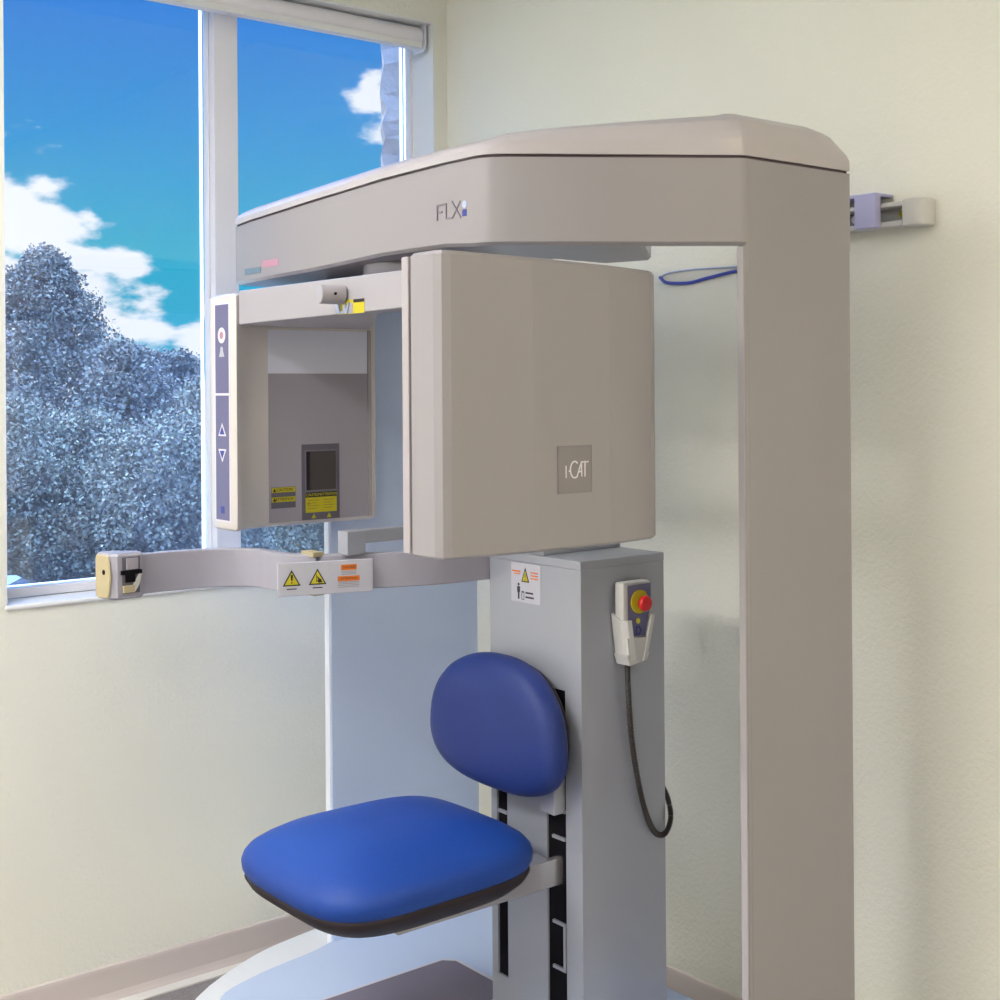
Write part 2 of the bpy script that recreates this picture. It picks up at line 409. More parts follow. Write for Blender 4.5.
# gantry bar
gp = [(-1.026,-.640), (-1.026,-1.440), (-.975,-1.440), (-.975,-1.09), (-.655,-.575), (-.985,-.575)]
b = NB(); zf = lambda p: 1.637 + .006 * max(0, min(1, (-.64 - p[1]) / .8))
prism(b, gp[::-1], zf, 1.7085)
gan = obj('gantry_bar', b, 'bar', sc, bevel=.003)
b = NB(); cyl(b, (-1.026, -1.050, 1.676), (-1.074, -1.040, 1.676), .0180, 30); kn = obj('laser_knob', b, 'bar', gan, bevel=.0025)
b = NB(); cyl(b, (-1.052, -1.060, 1.676), (-1.054, -1.0665, 1.6765), .0025, 10); obj('knob_pin', b, 'dark', kn)
b = NB(); fl = Face((-1.0265, -1.025, 1.641), FX)
fl.poly(b, [(0,.018),(.012,.018),(.016,.004),(.028,.004),(.030,.020),(.038,.006),(.046,.020),(.040,0),(.008,-.0)], 0, .004); obj('knob_clamp', b, 'clear', gan)
f = Face((-1.0262, -1.032, 1.6395), FX)
b = NB(); f.rect(b, 0, .0, .088, .026); lb = obj('warning_label', b, 'yellow', gan)
b = NB(); f.rect(b, .052, .020, .088, .026, .0006, .001); obj('label_band', b, 'black', gan)
b = NB(); f.rect(b, .030, .001, .050, .020, .0006, .001); obj('label_patch', b, 'lprint', gan)

# x-ray source housing
sp = [(-1.026,-.600), (-1.026,-.520), (-1.018,-.490), (-1.000,-.466), (-.970,-.455), (-.660,-.455), (-.636,-.470), (-.628,-.52), (-.632,-.560), (-.642,-.569),
      (-.920,-.569), (-.955,-.575), (-.985,-.588), (-1.005,-.606), (-1.018,-.612)]
b = NB(); top = lambda p: 1.706 if p[0] < -.93 else 1.632
lo = shrink(sp, .010)
upper = [p for p in sp]
loft(b, [[(p[0], p[1], 1.198) for p in lo], [(p[0], p[1], 1.203) for p in shrink(sp, .003)], [(p[0], p[1], 1.212) for p in sp], [(p[0], p[1], 1.700) for p in sp], [(p[0], p[1], 1.706) for p in lo]])
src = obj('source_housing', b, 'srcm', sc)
for p in src.data.polygons: p.use_smooth = True
md = src.modifiers.new('es', 'EDGE_SPLIT'); md.split_angle = math.radians(32)
f = Face((-.919, -.5690, 1.203), FS)
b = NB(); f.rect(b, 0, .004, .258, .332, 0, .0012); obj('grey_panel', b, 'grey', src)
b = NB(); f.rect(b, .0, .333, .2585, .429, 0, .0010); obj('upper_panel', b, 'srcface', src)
b = NB(); f.rect(b, .259, .004, .268, .432, 0, .003); obj('edge_strip', b, 'lip', src)
b = NB(); f.rect(b, .082, .005, .180, .174, .0012, .0026); mod = obj('aperture_module', b, 'grey2', src)
b = NB(); f.rect(b, .090, .068, .173, .161, .0026, .0032); obj('aperture_frame', b, 'print', src)
b = NB(); f.rect(b, .093, .071, .170, .158, .0032, .0037); obj('aperture_window', b, 'aperture', src)
b = NB(); f.rect(b, .091, .021, .172, .065, .0026, .0032); obj('caution_label', b, 'yellow', src)
b = NB(); f.rect(b, .091, .055, .172, .066, .0032, .0036); obj('caution_band', b, 'black', src)
f.text('caution_text', 'CAUTION', .0085, .111, .0605, 'yellow', src, .0036); f.text('caution_text', 'ATTENTION', .0085, .151, .0605, 'yellow', src, .0036, .9)
b = NB()
for i in range(4):
    f.rect(b, .097, .0475 - i*.006, .097 + .028 - (i % 2)*.006, .0490 - i*.006, .0032, .0035)
    f.rect(b, .137, .0475 - i*.006, .137 + .028 - (i % 2)*.005, .0490 - i*.006, .0032, .0035)
f.disc(b, .098, .041, .003, .0032, .0036, 10)
obj('caution_print', b, 'olive', src)
for a in (.112, .152):
    b = NB(); f.poly(b, [(a - .006, .008), (a + .006, .008), (a, .018)], .0026, .0032); obj('warning_triangle', b, 'yellow', src)
b = NB(); f.rect(b, .005, .035, .066, .082, .0012, .0018); obj('label_backing', b, 'grey2', src)
b = NB(); f.rect(b, .006, .070, .065, .081, .0018, .0022); f.rect(b, .006, .049, .065, .060, .0018, .0022); obj('caution_label', b, 'yellow', src)
f.text('caution_text', 'CAUTION', .009, .038, .0755, 'black', src, .0023); f.text('caution_text', 'ATTENTION', .009, .038, .0545, 'black', src, .0023, .9)
b = NB()
for z_ in (.0715, .0505): f.poly(b, [(.009, z_), (.017, z_), (.013, z_ + .008)], .0022, .0025)
obj('caution_print', b, 'black', src)
# control strip on the end of the housing
f = Face((-1.0262, -.529, 1.205), FX)
b = NB(); f.rect(b, 0, .012, .068, .482, 0, .0006); cs0 = obj('control_strip', b, 'line', src)
b = NB(); f.rect(b, .004, .016, .064, .283, .0006, .0012); f.rect(b, .004, .288, .064, .478, .0006, .0012); obj('control_film', b, 'strip', src)
b = NB(); f.disc(b, .034, .412, .017, .0012, .0016); obj('button_ring', b, 'line', src)
b = NB(); f.disc(b, .034, .412, .008, .0016, .002); obj('button_dot', b, 'pink', src)
b = NB(); f.disc(b, .034, .382, .006, .0012, .0016); f.poly(b, [(.022,.366),(.046,.366),(.040,.379),(.028,.379)], .0012, .0016); obj('person_symbol', b, 'label', src)
for q in ([(.016, .196), (.052, .196), (.034, .224)], [(.016, .168), (.034, .140), (.052, .168)]): obj('arrow_outline', f.poly(NB(), q, .0012, .0016), 'line', src)
for q in ([(.023, .1995), (.045, .1995), (.034, .217)], [(.023, .1645), (.034, .147), (.045, .1645)]): obj('arrow_button', f.poly(NB(), q, .0016, .002), 'blue', src)
b = NB(); f.rect(b, .026, .030, .042, .045, .0012, .0016); obj('strip_symbol', b, 'blue', src)
# lettering on the side that faces the window (seen mirrored in the glass)
f = Face((-.74, -.4545, 1.40), (-1, 0, 0))
b = NB(); k = 1.3
f.stroke(b, [(0, 0), (0, .035*k), (.026*k, .035*k), (.026*k, 0), (.045*k, 0), (.068*k, .035*k)], .004); f.stroke(b, [(0, .018*k), (.014*k, .018*k)], .004); f.stroke(b, [(.044*k, .037*k), (.070*k, 0)], .004)
f.rect(b, .075*k, .004, .09*k, .022, 0, .0014); obj('lettering', b, 'print', src)

# image sensor housing
se = [(-1.151,-1.444), (-1.152,-1.505), (-1.146,-1.519), (-1.132,-1.5245), (-.98,-1.540), (-.81,-1.540), (-.700,-1.5265), (-.676,-1.512), (-.668,-1.49), (-.668,-1.435)]
b = NB(); s2 = shrink(se, .004)
loft(b, [[(p[0], p[1], 1.235) for p in s2], [(p[0], p[1], 1.239) for p in se], [(p[0], p[1], 1.708 - .012 * (p[0] + 1.15) / .48) for p in se], [(p[0], p[1], 1.714 - .012 * (p[0] + 1.15) / .48) for p in s2]])
sen = obj('sensor_housing', b, 'casing', sc)
for p in sen.data.polygons: p.use_smooth = True
md = sen.modifiers.new('es', 'EDGE_SPLIT'); md.split_angle = math.radians(4)
b = NB(); box(b, -1.154, -.672, -1.4405, -1.422, 1.238, 1.709); obj('inner_cover', b, 'lip', sen, bevel=.002)
b = NB(); box(b, -1.149, -.674, -1.4442, -1.4403, 1.24, 1.704); obj('seam', b, 'seam', sen)
f = Face((-.929, -1.5402, 1.327), FS)
b = NB(); f.rect(b, 0, 0, .074, .077, 0, .0008); lg = obj('logo_plate', b, 'logobg', sen)
b = NB(); f.stroke(b, [(0,0),(.074,0),(.074,.077),(0,.077),(0,0)], .001, 0, .0012); obj('logo_border', b, 'print', sen)
b = NB(); f.stroke(b, [(.017, .026), (.017, .044)], .0022, .0008, .0014)
ts = [math.radians(48 + 13*i) for i in range(21)]
f.poly(b, [(.036 + .0108*math.cos(t), .038 + .0148*math.sin(t)) for t in ts] + [(.036 + .0082*math.cos(t), .038 + .0122*math.sin(t)) for t in ts[::-1]], .0008, .0014)
f.stroke(b, [(.041, .026), (.051, .050), (.0515, .027)], .0024, .0008, .0014); f.stroke(b, [(.044, .034), (.051, .034)], .002, .0008, .0014)
f.stroke(b, [(.052, .050), (.066, .050)], .0024, .0008, .0014); f.stroke(b, [(.059, .050), (.0585, .027)], .003, .0008, .0014)
f.disc(b, .024, .036, .0013, .0008, .0014, 10)
obj('lettering', b, 'line', sen)

# ------------------------------------------------------------------ patient chair on its column
ch = root('patient_chair', (-.55, -1.10, .185), 'blue vinyl patient seat and backrest on a tall silver lift column', 'chair')
X0, X1, Y0, Y1 = -.608, -.378, -1.240, -.955
TOPZ = 1.142
b = NB()
box(b, X0 + .022, X1, Y0, Y1, .185, TOPZ)
SL = ((-1.008, -.974, .27, .90), (-1.192, -1.134, .20, .90))
ys = [Y1, -.974, -1.008, -1.134, -1.192, Y0]
box(b, X0, X0 + .022, -.974, Y1, .185, TOPZ); box(b, X0, X0 + .022, -1.134, -1.008, .185, TOPZ); box(b, X0, X0 + .022, Y0, -1.192, .185, TOPZ)
for y0, y1, z0, z1 in SL:
    box(b, X0, X0 + .022, y0, y1, .185, z0); box(b, X0, X0 + .022, y0, y1, z1, TOPZ)
cl = obj('lift_column', b, 'metal', ch)
b = NB(); box(b, X0 - .001, X1 + .001, Y0 - .001, Y1 + .001, TOPZ, TOPZ + .018); obj('top_plate', b, 'metal', cl, bevel=.002)
b = NB(); box(b, X0 + .010, X1 - .005, -1.118, -.972, TOPZ + .018, TOPZ + .027); obj('top_cover', b, 'metal', cl, bevel=.002)
for y0, y1, z0, z1 in SL:
    b = NB(); box(b, X0 + .005, X0 + .0219, y0, y1, z0, z1); obj('track_slot', b, 'dark', cl)
for z_ in (.60, .43, .34, .655): obj('track_clip', box(NB(), X0 - .0005, X0 + .006, -1.188, -1.150, z_, z_ + .006), 'metal', cl)
obj('track_clip', box(NB(), X0 - .0005, X0 + .006, -1.188, -1.182, .346, .430), 'metal', cl)
for z_ in (.61, .66, .455): obj('track_clip', box(NB(), X0 - .0005, X0 + .006, -1.006, -.976, z_, z_ + .006), 'metal', cl)
# warning label on column
f = Face((X0 - .0001, -1.027, 1.060), FX)
b = NB(); f.rect(b, 0, 0, .092, .080, 0, .0006); wl = obj('warning_label', b, 'label', cl)
b = NB(); f.poly(b, [(.033, .042), (.058, .042), (.0455, .072)], .0006, .001); obj('warning_triangle', b, 'black', cl)
b = NB(); f.poly(b, [(.0368, .0445), (.0542, .0445), (.0455, .066)], .001, .0013); obj('warning_fill', b, 'yellow', cl)
b = NB(); f.rect(b, .0447, .051, .0463, .060, .0013, .0016); f.rect(b, .0447, .0465, .0463, .0485, .0013, .0016); obj('exclamation_mark', b, 'black', cl)
b = NB()
f.disc(b, .024, .036, .003, .0006, .001, 12); f.rect(b, .0195, .020, .0285, .032, .0006, .001); f.rect(b, .0215, .006, .0265, .021, .0006, .001); obj('person_symbol', b, 'black', cl)
b = NB()
f.stroke(b, [(.034, .006), (.041, .006), (.041, .021), (.034, .021), (.034, .006)], .0012, .0006, .001); f.rect(b, .034, .020, .041, .023, .0006, .001)
f.rect(b, .046, .019, .070, .0225, .0006, .001); f.rect(b, .046, .010, .072, .0135, .0006, .001)
obj('label_print', b, 'black', cl)
b = NB()
f.rect(b, .003, .061, .030, .064, .0006, .001); f.rect(b, .010, .0565, .028, .059, .0006, .001)
for i in range(3): f.rect(b, .062, .062 - i*.006, .086, .0645 - i*.006, .0006, .001)
obj('label_print', b, 'orange', cl)

# seat
def superpt(t, n): 
    c_, s_ = math.cos(t), math.sin(t)
    return math.copysign(abs(c_) ** (2/n), c_), math.copysign(abs(s_) ** (2/n), s_)
def cushion(cx, cy, rx, ry, zbot, side, dome, n=3.2, N=72, dish=0., taper=.0):
    b = NB(); rings = []
    prof = [(.90, zbot), (.965, zbot + side*.18), (.995, zbot + side*.45), (1.0, zbot + side*.7), (.985, zbot + side*.92), (.95, zbot + side + dome*.12), (.88, zbot + side + dome*.34),
            (.76, zbot + side + dome*.62), (.60, zbot + side + dome*.84), (.40, zbot + side + dome*.96), (.2, zbot + side + dome), (.05, zbot + side + dome)]
    for r, z in prof:
        ring = []
        for k in range(N):
            a, c_ = superpt(2*PI*k/N, n)
            x = cx + rx * r * a; y = cy + ry * r * c_ * (1 - taper * a * r)
            zz = z - dish * (a * r) ** 2 * (1 if a < 0 else .25)
            ring.append((x, y, zz))
        rings.append(ring)
    return loft(b, rings)
SX, SY = -.910, -1.015
b = cushion(SX, SY, .252, .222, .562, .055, .050, 3.9, dish=.006, taper=.03)
seat = obj('seat', b, 'vinyl', ch, smooth=True)
for m_ in list(seat.modifiers): seat.modifiers.remove(m_)
b = NB(); N = 60; rings = []
for r, z in ((.40, .515), (.72, .520), (.86, .533), (.945, .550), (.98, .565), (.97, .575)):
    rings.append([(SX + .252*r*superpt(2*PI*k/N, 3.9)[0], SY + .222*r*superpt(2*PI*k/N, 3.9)[1]*(1 - .03*superpt(2*PI*k/N, 3.9)[0]*r), z) for k in range(N)])
loft(b, rings); pan = obj('seat_pan', b, 'pan', seat, smooth=True)
for m_ in list(pan.modifiers): pan.modifiers.remove(m_)
# seat carrier arms
b = NB(); box(b, -1.00, X0 + .014, -1.176, -1.160, .512, .566); obj('seat_bracket', b, 'chrome', ch, bevel=.002)
b = NB(); box(b, -1.00, X0 + .014, -.998, -.984, .512, .560); obj('seat_bracket', b, 'chrome', ch, bevel=.002)
b = NB(); box(b, -.80, X0 - .002, -1.160, -.998, .549, .556); obj('carrier_plate', b, 'chrome', ch)
# backrest
b = NB(); N = 64; rings = []
CYB, CZB, RYB, RZB = -1.046, .820, .203, .137
prof = [(.88, -.640), (.95, -.645), (.99, -.656), (1.0, -.668), (.985, -.682), (.94, -.694), (.85, -.703), (.70, -.710), (.5, -.714), (.25, -.716), (.05, -.7165)]
for r, x in prof:
    ring = []
    for k in range(N):
        t = 2*PI*k/N; a, c_ = superpt(t, 2.45)
        w_ = 1 - .10 * c_ * r
        y = CYB - RYB * a * r * w_; z = CZB + RZB * c_ * r - .006 * a * a * r
        ring.append((x + .020 * (1 - (a * r) ** 2) * .6 - .012 * c_ * r * 0, y, z))
    rings.append(ring)
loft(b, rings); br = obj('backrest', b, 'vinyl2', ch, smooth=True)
for m_ in list(br.modifiers): br.modifiers.remove(m_)
b = NB(); rings = []
for r, x in ((.60, -.622), (.80, -.626), (.90, -.634), (.93, -.642)):
    rings.append([(x + .012 * (1 - superpt(2*PI*k/N, 2.45)[0] ** 2 * r * r), CYB - RYB*r*superpt(2*PI*k/N, 2.45)[0]*(1 - .10*superpt(2*PI*k/N, 2.45)[1]*r), CZB + RZB*r*superpt(2*PI*k/N, 2.45)[1]) for k in range(N)])
loft(b, rings); bs = obj('back_shell', b, 'pan', br, smooth=True)
for m_ in list(bs.modifiers): bs.modifiers.remove(m_)
b = NB(); box(b, -.632, X0 + .012, -1.184, -1.142, .655, .80); obj('back_bracket', b, 'metal', ch, bevel=.002); b = box(NB(), -.632, X0 + .012, -1.004, -.978, .69, .80); obj('back_bracket', b, 'metal', ch, bevel=.002)

# swing arm in front of the patient
def band(path, th, z0, z1, n=6):
    P = catmull([(p[0], p[1], 0) for p in path], n)
    zz0 = z0 if callable(z0) else (lambda t: z0); zz1 = z1 if callable(z1) else (lambda t: z1)
    rings = []
    for i, p in enumerate(P):
        t = (P[min(i+1, len(P)-1)] - P[max(i-1, 0)]).normalized(); nn = Vector((-t.y, t.x, 0)) * th / 2; u = i / (len(P) - 1)
        a, c_ = p + nn, p - nn
        rings.append([(a.x, a.y, zz0(u)), (c_.x, c_.y, zz0(u)), (c_.x, c_.y, zz1(u)), (a.x, a.y, zz1(u))])
    return loft(NB(), rings)
b = band([(-.50,-.940), (-.62,-.941), (-.72,-.934), (-.81,-.908), (-.89,-.870), (-.955,-.835)], .022, 1.095, 1.166)
sw = obj('swing_arm', b, 'armm', ch, bevel=.003)
b = band([(-.955,-.835), (-.990,-.790), (-1.000,-.735), (-1.003,-.690), (-1.03,-.645), (-1.09,-.614), (-1.17,-.603), (-1.240,-.606)], .024, 1.089, lambda u: 1.166 + .004*u)
sg = obj('swing_arm', b, 'armm', ch, bevel=.003)
b = NB(); box(b, -.975, -.950, -.848, -.80, 1.085, 1.100); obj('hinge', b, 'cream', sw); b = box(NB(), -.975, -.950, -.848, -.80, 1.163, 1.172); obj('hinge', b, 'cream', sw)
# printed plate
pr = Vector((.238, -.077, 0)).normalized()
fo_ = Vector((-1.058, -.850, 1.092)); f = Face(fo_, (pr.x, pr.y, 0))
b = NB(); f.rect(b, 0, 0, .194, .066, -.004, .0015); wp_ = obj('warning_plate', b, 'label', sw, bevel=.002)
b = NB(); f.rect(b, .104, .004, .190, .060, .0015, .002); obj('plate_sticker', b, 'label', sw)
for a in (.010, .062):
    b = NB(); f.poly(b, [(a, .020), (a + .036, .020), (a + .018, .052)], .0015, .002); obj('warning_triangle', b, 'black', sw)
    b = NB(); f.poly(b, [(a + .004, .0225), (a + .032, .0225), (a + .018, .047)], .002, .0024); obj('warning_fill', b, 'yellow', sw)
    b = NB()
    if a < .03:
        f.poly(b, [(a + .0165, .0305), (a + .0195, .0305), (a + .0205, .042), (a + .0155, .042)], .0024, .0028); f.disc(b, a + .018, .0265, .0016, .0024, .0028, 10)
    else:
        f.stroke(b, [(a + .0155, .040), (a + .0155, .027), (a + .020, .027)], .0012, .0024, .0028); f.disc(b, a + .022, .028, .0042, .0024, .0028, 14); f.stroke(b, [(a + .018, .035), (a + .026, .026)], .0024, .0024, .0028)
    f.rect(b, a + .008, .013, a + .028, .0150, .0015, .0019)
    obj('triangle_print', b, 'black', sw)
b = NB(); f.rect(b, .128, .046, .160, .057, .002, .0024); f.rect(b, .121, .024, .166, .034, .002, .0024); obj('sticker_band', b, 'orange', sw)
f.text('sticker_text', 'CAUTION', .006, .144, .0515, 'black', sw, .0025); f.text('sticker_text', 'ATTENTION', .006, .1435, .029, 'black', sw, .0025)
b = NB()
for i in range(3): f.rect(b, .129, .043 - i*.003, .159, .0438 - i*.003, .002, .0024)
for i in range(4): f.rect(b, .122, .0215 - i*.0032, .165, .0223 - i*.0032, .002, .0024)
obj('sticker_print', b, 'print', sw)
# end cap of the swing arm with its latch
b = NB()
pl = [(-1.312,-.572), (-1.306,-.622), (-1.294,-.632), (-1.238,-.628), (-1.238,-.600), (-1.275,-.566), (-1.300,-.560)]
loft(b, [[(p[0] , p[1], 1.084) for p in shrink(pl, .004)], [(p[0], p[1], 1.089) for p in pl], [(p[0], p[1], 1.171) for p in pl], [(p[0], p[1], 1.176) for p in shrink(pl, .004)]])
ec = obj('end_cap', b, 'armm', sg)
f = Face((-1.3105, -.576, 1.087), (.13, -.99, 0))
b = NB(); f.poly(b, [(-.002,.008),(.002,0),(.042,0),(.048,.01),(.054,.044),(.048,.078),(.042,.086),(.002,.086),(-.002,.078)], 0.0, .006); obj('cap_cover', b, 'cream', sg, bevel=.003)
b = NB(); f.disc(b, .032, .052, .0052, .0055, .0068, 16); obj('cap_screw', b, 'dark', sg)
f = Face((-1.294, -.6325, 1.090), (.9975, .07, 0))
b = NB(); f.rect(b, .010, .006, .048, .078, -.001, .001); obj('latch_recess', b, 'grey2', sg)
b = NB(); f.rect(b, .006, .044, .050, .052, 0.001, .007); obj('latch_bar', b, 'dark', sg)
b = NB(); f.rect(b, .016, .028, .036, .045, .001, .005); obj('latch', b, 'dark', sg)
b = NB(); f.rect(b, .018, .054, .042, .076, .001, .006); obj('latch_pad', b, 'grey', sg)
b = NB(); f.rect(b, .010, .008, .034, .022, .001, .007); obj('latch_foot', b, 'cream', sg)
b = NB(); f.poly(b, [(.034,.008),(.044,.022),(.050,.044),(.043,.044),(.036,.030),(.032,.022)], .001, .006); obj('latch_hook', b, 'white', sg)

# bracket above the arm
b = NB(); box(b, -.924, -.880, -.895, -.858, 1.166, 1.214); box(b, -.880, -.700, -.892, -.862, 1.188, 1.214); box(b, -.712, -.700, -.945, -.862, 1.166, 1.214); obj('arm_bracket', b, 'metal', sw, bevel=.002)

# holder and hand switch with emergency stop
hx0, hx1 = -.522, -.440
b = NB()
# cup: back plate + wrapped shell
def shell(pts, z0, z1, zc=None): pass
box(b, -.515, -.440, -1.2465, -1.2402, .975, 1.075)
out = [(-.530,-1.243), (-.533,-1.2720), (-.524,-1.2830), (-.514,-1.2850), (-.512,-1.2810), (-.520,-1.2780), (-.526,-1.2700), (-.524,-1.243)]
loft(b, [[(p[0] + .012, p[1] * 1, .962) for p in out], [(p[0], p[1], 1.052 if p[1] > -1.27 else 1.040) for p in out]])
out2 = [(-.441,-1.243), (-.437,-1.2720), (-.441,-1.2830), (-.451,-1.2850), (-.452,-1.2800), (-.445,-1.2760), (-.446,-1.243)]
loft(b, [[(p[0] - .030, p[1], .957) for p in out2], [(p[0] - .006, p[1], 1.046) for p in out2]])
loft(b, [[(-.515,-1.243,.950), (-.515,-1.2800,.950), (-.490,-1.2800,.957), (-.468,-1.2800,.957), (-.468,-1.243,.957)], [(-.524,-1.243,.972), (-.524,-1.2820,.972), (-.495,-1.2820,.972), (-.462,-1.2820,.972), (-.462,-1.243,.972)]])
loft(b, [[(-.520,-1.2825,.972), (-.520,-1.2770,.972), (-.470,-1.2770,.972), (-.470,-1.2825,.972)], [(-.524,-1.2825,1.005), (-.524,-1.2770,1.005), (-.462,-1.2770,1.003), (-.462,-1.2825,1.003)]])
hol = obj('switch_holder', b, 'white', cl)
hs = root('emergency_switch', (-.485, -1.262, .972), 'white handheld emergency switch with red mushroom button in the holder on the silver column', 'switch')
b = NB()
for_ = [[(-.518,-1.250), (-.518,-1.2730), (-.470,-1.2730), (-.470,-1.250)], [(-.527,-1.250), (-.527,-1.2750), (-.452,-1.2750), (-.452,-1.250)]]
loft(b, [[(p[0], p[1], .9745) for p in for_[0]], [(p[0], p[1], 1.045) for p in for_[1]], [(p[0], p[1], 1.114) for p in for_[1]]])
obj('switch_body', b, 'white', hs, bevel=.004)
f = Face((-.5195, -1.2756, 1.000), FS)
b = NB(); f.poly(b, [(.004,.006),(.050,.006),(.060,.045),(.067,.060),(.067,.108),(.004,.108)], 0, .0012); obj('face_film', b, 'strip', hs)
b = NB(); f.disc(b, .034, .074, .0235, .0012, .004, 30); obj('stop_ring', b, 'yellow', hs)
b = NB(); cyl(b, f.p(.035, .072, .004), f.p(.035, .072, .012), .009); cyl(b, f.p(.035, .072, .012), f.p(.035, .072, .024), .0155)
obj('stop_button', b, 'red', hs, bevel=.004)
b = NB(); f.disc(b, .031, .036, .0055, .0012, .002, 14); obj('indicator', b, 'yellow', hs)
b = NB(); f.stroke(b, [(.026,.010),(.026,.024),(.034,.024),(.038,.017),(.034,.010),(.026,.010)], .003, .0012, .0018); obj('letter', b, 'blue', hs)
cp = catmull([(-.500,-1.262,.974), (-.500,-1.258,.955), (-.493,-1.252,.90), (-.483,-1.250,.80), (-.463,-1.250,.70), (-.440,-1.250,.630), (-.415,-1.250,.592), (-.390,-1.252,.588), (-.372,-1.250,.618), (-.370,-1.235,.66), (-.372,-1.20,.70)], 8)
b = NB(); n_ = len(cp)
fine = []
for i in range(n_ - 1):
    for k in range(4): fine.append(cp[i].lerp(cp[i+1], k/4))
fine.append(cp[-1])
tube(b, fine, [.0052 + (.0011 if i % 2 else -.0004) for i in range(len(fine))], 8); obj('coiled_cord', b, 'cord', hs)

# ------------------------------------------------------------------ wall rail
wr = root('wall_rail', (-.02, -1.50, 1.82), 'white open rail with rounded end mounted high on the right wall behind the scanner', 'wall rail')
b = NB(); zb0, zt0 = 1.822, 1.872
box(b, -.042, -.0005, -1.588, -1.25, zb0, zb0 + .011); box(b, -.042, -.0005, -1.588, -1.25, zt0 - .010, zt0); box(b, -.006, -.0005, -1.588, -1.25, zb0 + .011, zt0 - .010)
obj('rail_channel', b, 'white', wr, bevel=.002)
b = NB(); ey = [(-.046,-1.586), (-.046,-1.614), (-.038,-1.630), (-.020,-1.636), (-.0005,-1.636), (-.0005,-1.586)]
prism(b, ey[::-1], zb0 - .003, zt0 + .003); obj('end_cap', b, 'white', wr, bevel=.005, seg=3)
b = NB(); f = Face((-.006, -1.553, 1.838), FX); f.disc(b, .014, .012, .013, 0, .001, 20, ry=.009); obj('slot_plug', b, 'yellow', wr)
b = NB(); box(b, -.062, -.0425, -1.536, -1.484, zb0 + .0, 1.890); box(b, -.062, -.0005, -1.536, -1.30, 1.886, 1.893); obj('sliding_clamp', b, 'pbox', wr, bevel=.002)
b = NB(); f = Face((-.0062, -1.42, 1.834), FX); f.rect(b, 0, 0, .055, .026, 0, .012); obj('lock_block', b, 'dgrey', wr)
b = NB(); f.disc(b, .036, .014, .009, .012, .014, 18); obj('lock_ring', b, 'label', wr)
# loop on the wall
lp = root('plastic_loop', (-.01, -1.0, 1.745), 'narrow clear plastic loop with dark blue edge lying against the wall behind the scanner', 'plastic loop')
b = NB(); tube(b, catmull([(-.0045,-.870,1.768), (-.0045,-.895,1.753), (-.0045,-.965,1.748), (-.0045,-1.03,1.756), (-.0045,-1.13,1.767), (-.0045,-1.25,1.772)], 6), .0042, 8); obj('loop_edge', b, 'loop', lp)
b = NB(); tube(b, catmull([(-.0045,-.870,1.768), (-.0045,-.90,1.776), (-.0045,-.97,1.779), (-.0045,-1.06,1.777), (-.0045,-1.13,1.775), (-.0045,-1.25,1.772)], 6), .0022, 8); obj('loop_edge', b, 'clear', lp, label='clear upper edge')

# ------------------------------------------------------------------ outside
GZ = -2.4
gp_ = [W(-60, 3.2), W(60, 3.2), W(90, 130), W(-90, 130)]
b = NB(); P_ = [(-50, .6), (60, .6), (60, 90), (-50, 90)]
loft(b, [[(x, y, GZ - .3) for x, y in P_], [(x, y, GZ) for x, y in P_]]); obj('ground', b, 'grass', **st)
c0 = W(-7, 17); b = NB()
Q = [W(-14, 11), W(6, 11), W(9, 19.2), W(-16, 19.2)]
loft(b, [[(p.x, p.y, GZ + .002) for p in Q], [(p.x, p.y, GZ + .02) for p in Q]]); obj('parking_lot', b, 'asphalt', **st)
# rough stone corner of the building beyond the glass
b = NB(); rings = []
random.seed(5)
for i in range(150):
    z = -3.2 + i * .05
    e = lambda a: a * random.uniform(-1, 1)
    k = -.0125 * (z - 2.3)
    rings.append([(.190 + e(.014) + k, .62 + e(.01), z), (.36, .60 + e(.01), z), (.66, .90, z), (.428 + e(.02) + k, .92, z), (.345 + e(.02) + k, .82 + e(.012), z), (.265 + e(.02) + k, .72 + e(.012), z)])
loft(b, rings); obj('stone_pier', b, 'stone', label='rough grey stone pier outside the right edge of the window', cat='stone pier')

def foliage(name, H, Rw, n, shape, m, parent, base, seed, leaf=.16):
    rnd = random.Random(seed); b = NB(); NK = int(56 * (.075 / leaf) ** 1.3)
    # clumps set around the trunk, each one a tuft of small leaf cards
    for c in range(n):
        u = rnd.random() ** .85
        z = H * (.14 + .86 * u)
        rmax = Rw * shape(u) * (.85 + .3 * rnd.random()) * (.80 + .28 * abs(math.sin(u * 31 + seed))); a = rnd.uniform(0, 2*PI); r = rmax * math.sqrt(rnd.random()) if rnd.random() < .5 else rmax
        cx_, cy_ = r * math.cos(a), r * math.sin(a); cr = (.22 + .28 * rnd.random()) * (.55 + .5 * shape(u))
        for k in range(NK):
            d = Vector((rnd.gauss(0, 1), rnd.gauss(0, 1), rnd.gauss(0, .8))); d = d.normalized() * cr * (.5 + .5 * rnd.random())
            p = Vector((base[0] + cx_, base[1] + cy_, base[2] + z)) + d
            t1 = Vector((rnd.gauss(0,1), rnd.gauss(0,1), rnd.gauss(0,1))).normalized(); t2 = t1.cross(Vector((rnd.gauss(0,1), rnd.gauss(0,1), rnd.gauss(0,1)))).normalized()
            s_ = leaf * (.55 + .7 * rnd.random())
            b.faces.new([b.verts.new(p + t1*s_), b.verts.new(p + t2*s_*.6), b.verts.new(p - t1*s_*.8), b.verts.new(p - t2*s_*.6)])
    me = bpy.data.meshes.new(name)
    for v in b.verts: v.co = v.co - Vector(base)
    b.to_mesh(me); b.free(); me.materials.append(M[m])
    o = bpy.data.objects.new(name, me); COL.objects.link(o); o.parent = parent; o.location = Vector(base) - WL[parent]; WL[o] = Vector(base)
    return o
